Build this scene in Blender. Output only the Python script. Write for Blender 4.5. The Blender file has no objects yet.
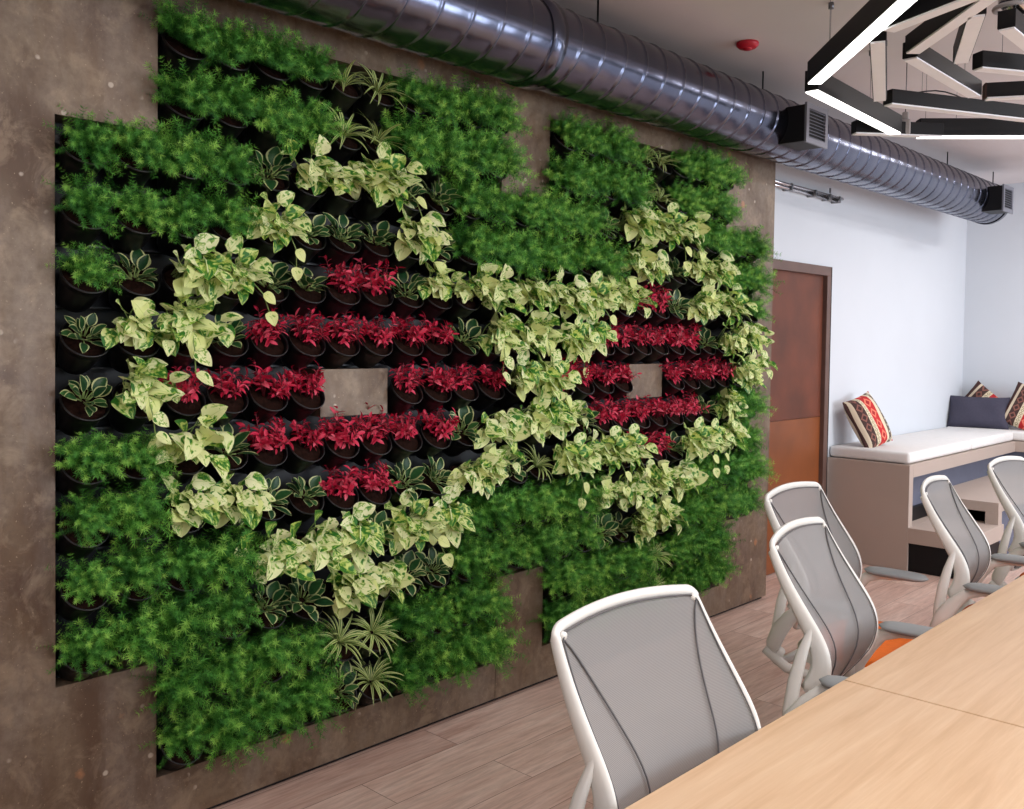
import bpy, bmesh, math, random
from mathutils import Vector, Matrix, Euler, noise
PI = math.pi
R_ = math.radians
SC = bpy.context.scene
COL = SC.collection

# ------------------------------------------------------------------ helpers
class MB:
    """collects geometry for ONE mesh object"""
    def __init__(s):
        s.v = []; s.f = []; s.m = []; s.uv = []; s.at = []; s.sm = []
    def add(s, vs, fs, mi=0, uvs=None, at=0.0, smooth=False):
        o = len(s.v); s.v += [tuple(v) for v in vs]
        for i, f in enumerate(fs):
            s.f.append([o + k for k in f]); s.m.append(mi); s.at.append(at); s.sm.append(smooth)
            s.uv.append([uvs[k] for k in f] if uvs else [(0, 0)] * len(f))
        return s
    def box(s, x0, x1, y0, y1, z0, z1, mi=0):
        vs = [(x, y, z) for z in (z0, z1) for y in (y0, y1) for x in (x0, x1)]
        return s.add(vs, [(0, 2, 3, 1), (4, 5, 7, 6), (0, 1, 5, 4), (2, 6, 7, 3), (0, 4, 6, 2), (1, 3, 7, 5)], mi)
    def bar(s, a, b, w, h, mi=0, up=(0, 0, 1)):
        """box from a to b (centre line of its top/bottom), width w, height h"""
        a = Vector(a); b = Vector(b); d = (b - a).normalized(); sd = d.cross(Vector(up)).normalized(); u = sd.cross(d)
        vs = []
        for p in (a, b):
            for i, j in ((-1, -1), (1, -1), (1, 1), (-1, 1)):
                vs.append(p + sd * w / 2 * i + u * h / 2 * j)
        return s.add(vs, [(3, 2, 1, 0), (4, 5, 6, 7), (0, 1, 5, 4), (1, 2, 6, 5), (2, 3, 7, 6), (3, 0, 4, 7)], mi)
    def tube(s, pts, rad, n=8, mi=0, flat=1.0, up=None, closed=False, cap=True):
        pts = [Vector(p) for p in pts]; k = len(pts)
        rad = rad if isinstance(rad, (list, tuple)) else [rad] * k
        prev = None; vs = []
        for i, p in enumerate(pts):
            if closed: t = (pts[(i + 1) % k] - pts[i - 1]).normalized()
            else: t = (pts[min(i + 1, k - 1)] - pts[max(i - 1, 0)]).normalized()
            if up is not None:
                u0 = up[i] if isinstance(up, list) else up
                a = t.cross(Vector(u0))
                if a.length < 1e-4: a = t.orthogonal()
                a.normalize()
            elif prev is None: a = t.orthogonal().normalized()
            else:
                a = (prev - t * prev.dot(t)).normalized()
            prev = a; b = t.cross(a)
            for j in range(n):
                th = 2 * PI * j / n
                vs.append(p + a * math.cos(th) * rad[i] + b * math.sin(th) * rad[i] * flat)
        fs = []
        m = k if closed else k - 1
        for i in range(m):
            i2 = (i + 1) % k
            for j in range(n):
                j2 = (j + 1) % n
                fs.append((i * n + j, i * n + j2, i2 * n + j2, i2 * n + j))
        if cap and not closed:
            fs.append(tuple(range(n))[::-1]); fs.append(tuple((k - 1) * n + j for j in range(n)))
        return s.add(vs, fs, mi, smooth=True)
    def lathe(s, prof, n=24, mat=None, mi=0, cap0=False, cap1=False, smooth=True):
        """profile list of (r, z) about local z; mat = Matrix"""
        vs = []
        for r, z in prof:
            for j in range(n):
                th = 2 * PI * j / n
                v = Vector((r * math.cos(th), r * math.sin(th), z)); vs.append(mat @ v if mat else v)
        fs = []
        for i in range(len(prof) - 1):
            for j in range(n):
                j2 = (j + 1) % n; fs.append((i * n + j, i * n + j2, (i + 1) * n + j2, (i + 1) * n + j))
        if cap0: fs.append(tuple(range(n))[::-1])
        if cap1: fs.append(tuple((len(prof) - 1) * n + j for j in range(n)))
        return s.add(vs, fs, mi, smooth=smooth)
    def grid(s, pts, uvs=None, mi=0, at=0.0, smooth=True, flip=False):
        """pts[i][j]"""
        a = len(pts); b = len(pts[0]); vs = [p for r in pts for p in r]
        fs = []
        for i in range(a - 1):
            for j in range(b - 1):
                q = (i * b + j, i * b + j + 1, (i + 1) * b + j + 1, (i + 1) * b + j)
                fs.append(q[::-1] if flip else q)
        return s.add(vs, fs, mi, [u for r in uvs for u in r] if uvs else None, at, smooth)
    def mesh(s, name, mats, attr=False, bevel=0, seg=2):
        me = bpy.data.meshes.new(name); me.from_pydata(s.v, [], s.f)
        for m in (mats if isinstance(mats, (list, tuple)) else [mats]): me.materials.append(m)
        me.polygons.foreach_set('material_index', s.m); me.polygons.foreach_set('use_smooth', s.sm)
        if attr:
            u = me.uv_layers.new(name='UVMap'); fl = []
            for a in s.uv:
                for c in a: fl += [c[0], c[1]]
            u.data.foreach_set('uv', fl)
            at = me.attributes.new('leaf', 'FLOAT', 'FACE'); at.data.foreach_set('value', s.at)
        me.update(); return me

def link(name, me, parent=None, loc=None, bevel=0, seg=2, angle=40):
    o = bpy.data.objects.new(name, me); COL.objects.link(o)
    if parent is not None: o.parent = parent
    if loc is not None: o.location = loc
    if bevel:
        md = o.modifiers.new('bevel', 'BEVEL'); md.width = bevel; md.segments = seg; md.limit_method = 'ANGLE'; md.angle_limit = R_(angle)
        md.harden_normals = False
    return o
def build(name, mb, mats, parent=None, loc=None, **k):
    return link(name, mb.mesh(name, mats), parent, loc, **k)
def thing(name, label, cat, loc=(0, 0, 0), rz=0, group=None):
    o = bpy.data.objects.new(name, None); COL.objects.link(o); o.empty_display_size = .1
    o.location = loc; o.rotation_euler = (0, 0, rz); tag(o, label, cat, group); return o
def tag(o, label, cat, group=None):
    o['label'] = label; o['category'] = cat
    if group: o['group'] = group
def struct(o): o['kind'] = 'structure'; return o

# ------------------------------------------------------------------ materials
def lin(c):
    return tuple(((x / 255) / 12.92 if x / 255 <= .04045 else ((x / 255 + .055) / 1.055) ** 2.4) for x in c) + (1,)
class NT:
    def __init__(s, name):
        s.mat = bpy.data.materials.new(name); s.mat.use_nodes = True; s.t = s.mat.node_tree; s.t.nodes.clear()
        s.out = s.n('ShaderNodeOutputMaterial'); s.b = s.n('ShaderNodeBsdfPrincipled'); s.l(s.b.outputs[0], s.out.inputs[0])
    def n(s, t, **k):
        nd = s.t.nodes.new(t)
        for a, b in k.items(): setattr(nd, a, b)
        return nd
    def l(s, a, b): s.t.links.new(a, b)
    def set(s, **k):
        for a, b in k.items():
            s.b.inputs[a.replace('_', ' ')].default_value = b
        return s
    def coord(s, kind='Object', scale=(1, 1, 1), rot=(0, 0, 0)):
        c = s.n('ShaderNodeTexCoord'); m = s.n('ShaderNodeMapping'); m.inputs['Scale'].default_value = scale; m.inputs['Rotation'].default_value = rot
        s.l(c.outputs[kind], m.inputs[0]); return m.outputs[0]
    def pos(s, scale=(1, 1, 1), rot=(0, 0, 0)):
        c = s.n('ShaderNodeNewGeometry'); m = s.n('ShaderNodeMapping'); m.inputs['Scale'].default_value = scale; m.inputs['Rotation'].default_value = rot
        s.l(c.outputs['Position'], m.inputs[0]); return m.outputs[0]
    def noise(s, vec, scale=5, detail=3, rough=.5, dist=0):
        n = s.n('ShaderNodeTexNoise'); n.inputs['Scale'].default_value = scale; n.inputs['Detail'].default_value = detail
        n.inputs['Roughness'].default_value = rough; n.inputs['Distortion'].default_value = dist
        s.l(vec, n.inputs['Vector']); return n.outputs['Fac']
    def ramp(s, fac, stops, interp='LINEAR'):
        r = s.n('ShaderNodeValToRGB'); r.color_ramp.interpolation = interp; e = r.color_ramp.elements
        while len(e) < len(stops): e.new(.5)
        for i, (p, c) in enumerate(stops):
            e[i].position = p; e[i].color = c if len(c) == 4 else tuple(c) + (1,)
        s.l(fac, r.inputs[0]); return r.outputs[0]
    def mix(s, fac, a, b, mode='MIX'):
        m = s.n('ShaderNodeMix', data_type='RGBA', blend_type=mode)
        for sock, val in ((m.inputs[0], fac), (m.inputs[6], a), (m.inputs[7], b)):
            if isinstance(val, bpy.types.NodeSocket): s.l(val, sock)
            else: sock.default_value = val
        return m.outputs[2]
    def math(s, op, a, b=None, c=None):
        m = s.n('ShaderNodeMath', operation=op)
        for sock, val in zip(m.inputs, (a, b, c)):
            if val is None: continue
            if isinstance(val, bpy.types.NodeSocket): s.l(val, sock)
            else: sock.default_value = val
        return m.outputs[0]
    def bump(s, h, strength=.3, dist=.01):
        b = s.n('ShaderNodeBump'); b.inputs['Strength'].default_value = strength; b.inputs['Distance'].default_value = dist
        s.l(h, b.inputs['Height']); s.l(b.outputs[0], s.b.inputs['Normal'])
    def col(s, c): s.l(c, s.b.inputs['Base Color'])
W0 = (0, 0, 0, 1); W1 = (1, 1, 1, 1)

def simple(name, rgb, rough=.5, metal=0, var=.06, scale=8, spec=.5, bump=0):
    m = NT(name); m.set(Roughness=rough, Metallic=metal); m.b.inputs['Specular IOR Level'].default_value = spec
    f = m.noise(m.coord(), scale, 4)
    c = lin(rgb); lo = tuple(x * (1 - var) for x in c[:3]) + (1,); hi = tuple(min(1, x * (1 + var)) for x in c[:3]) + (1,)
    m.col(m.ramp(f, [(.3, lo), (.7, hi)]))
    if bump: m.bump(f, bump, .002)
    return m.mat

def mat_steel():
    m = NT('weathered brown steel'); p = m.pos()
    n1 = m.noise(p, 1.3, 5, .6, .4); n2 = m.noise(m.pos((3, 3, 1.0)), 2.2, 5, .65); n3 = m.noise(p, 38, 3, .7)
    base = m.ramp(n1, [(.36, lin((78, 54, 38))), (.45, lin((103, 81, 60))), (.53, lin((117, 99, 80))), (.64, lin((84, 62, 45)))])
    st = m.ramp(n2, [(.42, W0), (.62, W1)])
    c = m.mix(m.math('MULTIPLY', st, .5), base, lin((134, 120, 108)))
    c = m.mix(m.math('MULTIPLY', m.ramp(n3, [(.42, W0), (.62, W1)]), .35), c, lin((82, 64, 50)))
    n4 = m.noise(p, 9, 5, .7, .5); c = m.mix(m.math('MULTIPLY', m.ramp(n4, [(.5, W0), (.64, W1)]), .45), c, lin((150, 130, 108)))
    n5 = m.noise(p, 95, 2, .6); c = m.mix(m.math('MULTIPLY', m.ramp(n5, [(.66, W0), (.72, W1)]), .55), c, lin((172, 152, 126)))
    # rust blots and pale chips
    v = m.n('ShaderNodeTexVoronoi'); v.inputs['Scale'].default_value = 5.5; m.l(p, v.inputs['Vector'])
    gate = m.ramp(m.noise(p, 3.1, 2), [(.42, W0), (.47, W1)])
    blot = m.math('MULTIPLY', m.ramp(m.math('ADD', v.outputs['Distance'], m.math('MULTIPLY', n3, .12)), [(.13, W1), (.2, W0)]), gate)
    c = m.mix(m.math('MULTIPLY', blot, .6), c, lin((182, 120, 76)))
    v2 = m.n('ShaderNodeTexVoronoi'); v2.inputs['Scale'].default_value = 13; m.l(p, v2.inputs['Vector'])
    g2 = m.ramp(m.noise(p, 7.3, 2), [(.46, W0), (.54, W1)])
    chip = m.math('MULTIPLY', m.ramp(m.math('ADD', v2.outputs['Distance'], m.math('MULTIPLY', n3, .1)), [(.13, W1), (.18, W0)]), g2)
    c = m.mix(m.math('MULTIPLY', chip, .75), c, lin((190, 176, 160)))
    m.col(c); m.set(Roughness=.42); m.b.inputs['Metallic'].default_value = .25
    m.l(m.ramp(n1, [(.3, (.34,) * 3 + (1,)), (.7, (.55,) * 3 + (1,))]), m.b.inputs['Roughness'])
    m.bump(n3, .12, .004); return m.mat

def mat_floor():
    m = NT('wood plank floor'); p = m.pos()
    br = m.n('ShaderNodeTexBrick'); br.offset = .37; br.inputs['Scale'].default_value = 1; br.inputs['Mortar Size'].default_value = .0016
    br.inputs['Brick Width'].default_value = 1.25; br.inputs['Row Height'].default_value = .19; br.inputs['Mortar Smooth'].default_value = .1
    br.inputs['Color1'].default_value = (0, 0, 0, 1); br.inputs['Color2'].default_value = W1; br.inputs['Mortar'].default_value = (.5, .5, .5, 1)
    m.l(p, br.inputs['Vector'])
    sh = m.n('ShaderNodeVectorMath', operation='SCALE'); m.l(br.outputs['Color'], sh.inputs[0]); sh.inputs['Scale'].default_value = 3.7
    ad = m.n('ShaderNodeVectorMath', operation='ADD'); m.l(p, ad.inputs[0]); m.l(sh.outputs[0], ad.inputs[1])
    mp = m.n('ShaderNodeMapping'); mp.inputs['Scale'].default_value = (.9, 9, 1); m.l(ad.outputs[0], mp.inputs[0])
    g = m.noise(mp.outputs[0], 1.6, 6, .62, .8)
    g2 = m.noise(mp.outputs[0], 7, 5, .7, .3)
    c = m.ramp(g, [(.25, lin((182, 150, 136))), (.42, lin((212, 183, 170))), (.58, lin((224, 200, 188))), (.75, lin((234, 214, 203)))])
    c = m.mix(m.math('MULTIPLY', m.ramp(g2, [(.35, W1), (.6, W0)]), .35), c, lin((126, 98, 88)))
    tone = m.ramp(br.outputs['Color'], [(0, lin((232, 222, 218))), (1, lin((255, 252, 250)))])
    c = m.mix(1.0, c, tone, 'MULTIPLY')
    c = m.mix(m.math('MULTIPLY', br.outputs['Fac'], .75), c, lin((92, 70, 62)))
    m.col(c); m.set(Roughness=.42); m.bump(g2, .05, .002); return m.mat

def mat_oak():
    m = NT('pale oak veneer')
    g = m.noise(m.pos((.8, 13, 4)), 1.8, 7, .6, .5); g2 = m.noise(m.pos((3, 60, 10)), 2.5, 4, .6); g3 = m.noise(m.pos((.5, 1.6, 1)), 1.2, 2)
    c = m.ramp(g, [(.28, lin((194, 158, 120))), (.5, lin((212, 178, 142))), (.75, lin((223, 194, 160)))])
    c = m.mix(m.math('MULTIPLY', m.ramp(g2, [(.4, W1), (.65, W0)]), .2), c, lin((186, 146, 108)))
    c = m.mix(m.math('MULTIPLY', m.ramp(g3, [(.4, W0), (.7, W1)]), .25), c, lin((212, 184, 158)))
    m.col(c); m.set(Roughness=.45); return m.mat

def mat_duct():
    m = NT('galvanised duct metal'); n1 = m.noise(m.pos(), 3, 4); n2 = m.noise(m.pos(), 60, 2)
    m.col(m.ramp(n1, [(.3, lin((86, 90, 108))), (.7, lin((104, 108, 126)))])); m.set(Metallic=1.0)
    m.l(m.ramp(n2, [(.3, (.19,) * 3 + (1,)), (.7, (.23,) * 3 + (1,))]), m.b.inputs['Roughness']); return m.mat

def leafmat(name, kind):
    m = NT(name)
    at = m.n('ShaderNodeAttribute'); at.attribute_name = 'leaf'; rnd = at.outputs['Fac']
    uv = m.n('ShaderNodeUVMap'); sp = m.n('ShaderNodeSeparateXYZ'); m.l(uv.outputs[0], sp.inputs[0])
    u = m.math('ABSOLUTE', sp.outputs[0]); v = sp.outputs[1]
    oi = m.n('ShaderNodeObjectInfo')
    co = m.n('ShaderNodeCombineXYZ'); m.l(sp.outputs[0], co.inputs[0]); m.l(m.math('MULTIPLY', v, 2.0), co.inputs[1]); m.l(m.math('MULTIPLY', rnd, 37.0), co.inputs[2])
    if kind == 'fern':
        c = m.ramp(rnd, [(0, lin((30, 80, 34))), (.35, lin((62, 128, 52))), (.7, lin((106, 174, 72))), (1, lin((172, 218, 104)))])
        tint = m.ramp(oi.outputs['Random'], [(0, lin((205, 225, 200))), (1, lin((255, 255, 235)))])
        c = m.mix(1.0, c, tint, 'MULTIPLY'); rough = .6
    elif kind == 'pothos':
        n = m.noise(co.outputs[0], 1.7, 3, .5, .8)
        k = m.math('ADD', n, m.math('MULTIPLY', m.math('SUBTRACT', rnd, .5), .22))
        cream = m.ramp(rnd, [(0, lin((230, 238, 156))), (.5, lin((242, 244, 194))), (1, lin((212, 228, 112)))])
        mid = lin((150, 188, 78)); dark = lin((58, 124, 46))
        c = m.mix(m.ramp(k, [(.50, W0), (.56, W1)]), cream, mid)
        c = m.mix(m.ramp(k, [(.57, W0), (.63, W1)]), c, dark)
        c = m.mix(m.math('MULTIPLY', m.ramp(u, [(.02, W1), (.07, W0)]), .4), c, lin((172, 196, 96))); rough = .38
    elif kind == 'peperomia':
        n = m.noise(co.outputs[0], 3, 3)
        edge = m.ramp(m.math('ADD', u, m.math('MULTIPLY', n, .22)), [(.80, W0), (.92, W1)])
        tip = m.ramp(v, [(.94, W0), (.99, W1)])
        g = m.ramp(m.math('ADD', m.math('MULTIPLY', rnd, .6), m.math('MULTIPLY', n, .4)), [(.1, lin((26, 60, 36))), (.6, lin((46, 92, 50))), (.95, lin((84, 130, 66)))])
        c = m.mix(m.math('MAXIMUM', edge, tip), g, lin((206, 212, 150))); rough = .35
    elif kind == 'spider':
        n = m.noise(co.outputs[0], 3, 2)
        st = m.ramp(m.math('ADD', u, m.math('MULTIPLY', n, .1)), [(.3, W0), (.42, W1)])
        st2 = m.ramp(m.math('ADD', u, m.math('MULTIPLY', n, .1)), [(.82, W0), (.9, W1)])
        g = m.ramp(rnd, [(0, lin((52, 100, 46))), (1, lin((120, 160, 72)))])
        c = m.mix(st, g, lin((214, 220, 150))); c = m.mix(st2, c, g); rough = .4
    else:
        n = m.noise(co.outputs[0], 2, 3)
        c = m.ramp(m.math('ADD', m.math('MULTIPLY', rnd, .7), m.math('MULTIPLY', n, .3)), [(.1, lin((134, 16, 40))), (.4, lin((192, 28, 62))), (.7, lin((224, 56, 90))), (.95, lin((242, 126, 142)))])
        rough = .45
    m.col(c); m.set(Roughness=rough); m.b.inputs['Specular IOR Level'].default_value = .35
    tr = m.n('ShaderNodeBsdfTranslucent'); m.l(c, tr.inputs[0]); mx = m.n('ShaderNodeMixShader'); mx.inputs[0].default_value = .22
    m.l(m.b.outputs[0], mx.inputs[1]); m.l(tr.outputs[0], mx.inputs[2]); m.l(mx.outputs[0], m.out.inputs[0])
    return m.mat

def mat_mesh_fabric():
    m = NT('grey woven mesh'); m.set(Roughness=.7)
    w = m.n('ShaderNodeTexWave'); w.wave_type = 'BANDS'; w.bands_direction = 'Z'; w.inputs['Scale'].default_value = 130; m.l(m.coord(), w.inputs[0])
    m.col(m.ramp(w.outputs['Fac'], [(.2, lin((124, 122, 121))), (.8, lin((142, 140, 139)))]))
    tr = m.n('ShaderNodeBsdfTransparent'); mx = m.n('ShaderNodeMixShader')
    m.l(m.ramp(w.outputs['Fac'], [(.1, (.24,) * 3 + (1,)), (.6, (.14,) * 3 + (1,))]), mx.inputs[0])
    m.l(m.b.outputs[0], mx.inputs[1]); m.l(tr.outputs[0], mx.inputs[2]); m.l(mx.outputs[0], m.out.inputs[0])
    return m.mat

def mat_kilim():
    m = NT('kilim woven bands')
    sp = m.n('ShaderNodeSeparateXYZ'); m.l(m.coord('Object', (1, 1, 1)), sp.inputs[0])
    x = m.math('ADD', m.math('MULTIPLY', sp.outputs[0], 2.5), .5); z = sp.outputs[2]
    bands = m.ramp(x, [(0, lin((70, 40, 36))), (.10, lin((206, 190, 166))), (.155, lin((66, 44, 40))), (.33, lin((214, 200, 172))), (.44, lin((186, 34, 38))), (.66, lin((216, 202, 176))), (.74, lin((110, 94, 82))), (.84, lin((212, 200, 178))), (.9, lin((176, 36, 44)))], 'CONSTANT')
    def diamonds(cx, rx, rz, col, col2, base):
        dx = m.math('ABSOLUTE', m.math('SUBTRACT', x, cx))
        dz = m.math('ABSOLUTE', m.math('SUBTRACT', m.math('FRACT', m.math('DIVIDE', z, rz)), .5))
        d = m.math('ADD', m.math('DIVIDE', dx, rx), m.math('MULTIPLY', dz, 2))
        inside = m.math('LESS_THAN', d, .95); core = m.math('LESS_THAN', d, .5)
        lim = m.math('LESS_THAN', dx, rx)
        c = m.mix(m.math('MULTIPLY', inside, lim), base, col); return m.mix(m.math('MULTIPLY', core, lim), c, col2)
    c = diamonds(.245, .085, .075, lin((128, 82, 72)), lin((58, 36, 34)), bands)
    c = diamonds(.55, .10, .085, lin((222, 118, 96)), lin((160, 30, 36)), c)
    c = diamonds(.385, .045, .03, lin((150, 138, 104)), lin((216, 204, 176)), c)
    c = diamonds(.79, .05, .05, lin((60, 56, 54)), lin((204, 192, 168)), c)
    m.col(c); m.set(Roughness=.9); m.bump(m.noise(m.coord(), 160, 2), .4, .003); return m.mat

M = dict(
    steel=mat_steel(), floor=mat_floor(), oak=mat_oak(), duct=mat_duct(),
    ceiling=simple('matt ceiling paint', (218, 211, 211), .9, var=.02, scale=2),
    white=simple('white wall paint', (206, 211, 218), .85, var=.015, scale=2),
    dark=simple('black shadow gap', (16, 15, 16), .8),
    rack=simple('dark slate plastic', (31, 33, 40), .45, var=.1, scale=12),
    pot=simple('black pot plastic', (13, 12, 14), .38, var=.15, scale=20),
    soil=simple('dark potting soil', (36, 20, 15), 1.0, var=.6, scale=70, bump=1.0, spec=.1),
    fern=leafmat('feathery green', 'fern'), pothos=leafmat('cream and green marble leaf', 'pothos'),
    pep=leafmat('cream edged dark leaf', 'peperomia'), spider=leafmat('striped blade leaf', 'spider'), red=leafmat('crimson leaf', 'red'),
    stem=simple('pale green stem', (128, 150, 84), .6), redstem=simple('dark red stem', (110, 24, 40), .6),
    whitepl=simple('off white plastic', (224, 222, 216), .38, var=.02), arm=simple('grey arm pad', (146, 150, 152), .55, var=.03),
    mesh=mat_mesh_fabric(), seam=simple('dark grey seam thread', (92, 90, 92), .8), orange=simple('orange fabric', (240, 116, 24), .8, var=.04, scale=60),
    metal=simple('satin metal', (150, 150, 152), .35, 1.0), caster=simple('black caster rubber', (28, 28, 30), .5),
    taupe=simple('taupe painted board', (176, 160, 150), .6, var=.025, scale=3), seatc=simple('white seat fabric', (226, 224, 222), .85, var=.02, scale=30),
    navy=simple('dark slate fabric', (62, 60, 76), .9, var=.08, scale=60), kilim=mat_kilim(),
    brown=simple('dark brown fabric', (60, 40, 38), .9), black=simple('black satin metal', (12, 12, 16), .5, var=.1, spec=.3),
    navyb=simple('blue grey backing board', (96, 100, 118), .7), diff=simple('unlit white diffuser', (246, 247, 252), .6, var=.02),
    copper=simple('brown stained board', (98, 48, 27), .6, var=.3, scale=3.5, bump=.1), copperl=simple('orange brown stained board', (124, 68, 34), .42, var=.2, scale=3),
    frame=simple('brown door frame', (98, 74, 66), .5, var=.12), red_pl=simple('red plastic', (186, 22, 44), .45), alu=simple('window aluminium', (70, 72, 76), .45),
    wire=simple('thin steel wire', (120, 120, 124), .4, 1.0), chrome=simple('chrome pipe', (190, 188, 192), .2, 1.0), grille=simple('grey grille metal', (120, 122, 132), .45, .5),
    box=simple('pale grey plastic', (170, 166, 166), .5), louvre=simple('grille louvre metal', (104, 106, 118), .45, .4),
)
def emit(name, rgb, s):
    m = bpy.data.materials.new(name); m.use_nodes = True; t = m.node_tree; t.nodes.clear()
    o = t.nodes.new('ShaderNodeOutputMaterial'); e = t.nodes.new('ShaderNodeEmission'); e.inputs[0].default_value = lin(rgb); e.inputs[1].default_value = s
    t.links.new(e.outputs[0], o.inputs[0]); return m
M['led'] = emit('lit white diffuser', (255, 252, 246), 3.2)
def glassm():
    m = bpy.data.materials.new('window glass'); m.use_nodes = True; t = m.node_tree; t.nodes.clear()
    o = t.nodes.new('ShaderNodeOutputMaterial'); a = t.nodes.new('ShaderNodeBsdfTransparent'); g = t.nodes.new('ShaderNodeBsdfGlossy'); g.inputs['Roughness'].default_value = .02
    x = t.nodes.new('ShaderNodeMixShader'); x.inputs[0].default_value = .06
    t.links.new(a.outputs[0], x.inputs[1]); t.links.new(g.outputs[0], x.inputs[2]); t.links.new(x.outputs[0], o.inputs[0]); return m
M['glass'] = glassm()

# ------------------------------------------------------------------ room dimensions (x along plant wall, y into it, z up)
X0, PC, Z0, PR = 1.0773, .15206, .1749, .18078
def gx(c): return X0 + c * PC
def gz(r): return Z0 + r * PR
XE, ZC = 5.28, 3.02
XN, YR, XF, YW = -3.2, -6.5, 9.48, .24

b = MB(); b.box(XN - .2, XF + .2, YR - .2, YW + 1.4, -.1, 0); struct(build('floor', b, M['floor']))
b = MB(); b.box(XN - .2, XF + .2, YR - .2, YW + 1.4, ZC, ZC + .1); struct(build('ceiling', b, M['ceiling']))
b = MB()  # white wall with the doorway
b.box(XN, 5.40, YW, YW + .15, 0, ZC); b.box(5.40, 6.52, YW, YW + .15, 2.06, ZC); b.box(6.52, XF, YW, YW + .15, 0, ZC)
struct(build('wall_back', b, M['white']))
b = MB(); b.box(XF, XF + .15, YR, YW + .15, 0, ZC); struct(build('wall_far', b, M['white']))
b = MB(); b.box(XN - .15, XN, YR, YW + .15, 0, ZC); struct(build('wall_near', b, M['white']))
# window wall on the room's other side
WIN = [(-2.2, -.2), (.6, 2.6), (3.4, 5.4), (6.2, 8.2)]
b = MB(); xs = XN
for a, c in WIN:
    b.box(xs, a, YR - .2, YR, 0, ZC); b.box(a, c, YR - .2, YR, 0, .7); b.box(a, c, YR - .2, YR, 2.65, ZC); xs = c
b.box(xs, XF, YR - .2, YR, 0, ZC); struct(build('wall_right', b, M['white']))
for i, (a, c) in enumerate(WIN):
    fr = MB()
    for q in ((a, a + .05, .7, 2.65), (c - .05, c, .7, 2.65), (a + .05, c - .05, .7, .75), (a + .05, c - .05, 2.6, 2.65), ((a + c) / 2 - .025, (a + c) / 2 + .025, .75, 2.6)):
        fr.box(q[0], q[1], YR - .13, YR - .07, q[2], q[3])
    w = struct(build('window_%d' % (i + 1), fr, M['alu']))
    g = MB(); g.box(a + .03, c - .03, YR - .104, YR - .098, .73, 2.62); build('window_glass', g, M['glass'], w)
# steel cladding in sheets, front face at y=0, with the stepped planting recess left open
G = .0015; b = MB(); TH = .13
def sheet(x0, x1, z0, z1, g=0): b.box(x0 + g, x1, 0, TH, z0, z1)
sheet(XN, -1.2, .018, ZC); sheet(-1.2, gx(0), gz(2), ZC); sheet(-1.2, gx(2), .018, gz(2))
sheet(gx(0), gx(2), gz(11), ZC); sheet(gx(2), gx(12), gz(13), ZC); sheet(gx(12), gx(14), gz(11), ZC); sheet(gx(14), gx(24), gz(13), ZC)
sheet(gx(24), XE, gz(11), ZC); sheet(gx(26), XE, gz(2), gz(11)); sheet(gx(24), XE, .018, gz(2))
sheet(gx(2), gx(12), .018, gz(0)); sheet(gx(12), gx(14), .018, gz(2), .003); sheet(gx(14), gx(24), .018, gz(0))
sheet(gx(6), gx(8), gz(6) + .006, gz(7) - .006); sheet(gx(18), gx(20), gz(6) + .006, gz(7) - .006)
struct(build('wall_left', b, M['steel']))
b = MB(); b.box(XN, XE - .012, TH, YW, 0, ZC); b.box(XN, XE - .012, .02, TH, 0, .018); struct(build('trim_1', b, M['dark']))
# doorway lining, recessed two-tone board
b = MB()
b.box(5.285, 6.57, YW - .02, YW + .13, 2.03, 2.095); b.box(6.51, 6.57, YW - .02, YW + .13, 0, 2.03)
b.box(6.57, 6.578, YW - .022, YW + .0, 0, 2.095, 1)
d = struct(build('door_1', b, [M['frame'], M['dark']], bevel=.002, seg=1))
b = MB(); b.box(5.30, 6.51, YW + .012, YW + .05, 1.03, 2.03); build('upper_door_panel', b, M['copper'], d)['label'] = 'dark brown upper board'
b = MB(); b.box(5.30, 6.51, YW + .012, YW + .05, .01, 1.027); build('lower_door_panel', b, M['copperl'], d)['label'] = 'orange brown lower board'
# black planter rack behind the pots: backing sheet with little ledges between rows
t = thing('planter_rack', 'dark slate plastic backing rack behind all the wall pots', 'planter rack', (0, 0, 0))
b = MB(); yb = .112
for r in range(13):
    cs = [(0, 26)] if 2 <= r <= 10 else [(2, 12), (14, 24)]
    for c0, c1 in cs: b.box(gx(c0), gx(c1), yb, TH, gz(r), gz(r + 1))
build('backing_sheet', b, M['rack'], t)
for r in range(13):
    cs = [(0, 26)] if 2 <= r <= 10 else [(2, 12), (14, 24)]
    if r == 6: cs = [(0, 6), (8, 18), (20, 26)]
    for c0, c1 in cs:
        b = MB(); b.box(gx(c0) + .004, gx(c1) - .004, .070, .112, gz(r) + .003, gz(r) + .009); build('ledge', b, M['rack'], t)


# ------------------------------------------------------------------ plants
rng = random.Random(7)
TILT = R_(50)
MP = Matrix.Rotation(TILT, 4, 'X'); MT = Matrix.Translation((0, .006, .008)) @ Matrix.Rotation(R_(36), 4, 'X')       # tips the pot's mouth out of the wall (towards -y)
def pot_meshes():
    b = MB(); b.lathe([(.030, -.118), (.044, -.112), (.052, -.09), (.062, -.03), (.0665, -.004), (.0705, -.002), (.0705, .004), (.066, .004), (.0645, -.006), (.060, -.035), (.05, -.09), (.0, -.09)], 28, MP, cap0=True)
    p = b.mesh('pot', M['pot'])
    b = MB(); rings = []
    r2 = random.Random(3)
    for i in range(6):
        rad = .062 * i / 5
        rings.append([MP @ Vector((rad * math.cos(2 * PI * j / 20), rad * math.sin(2 * PI * j / 20), -.014 + r2.uniform(-.004, .004) * (i < 5))) for j in range(21)])
        rings[-1][20] = rings[-1][0]
    b.grid(rings, smooth=True); s = b.mesh('soil', M['soil']); return p, s
POT, SOIL = pot_meshes()
def rv(r, lo=-1, hi=1): return r.uniform(lo, hi)

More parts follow.
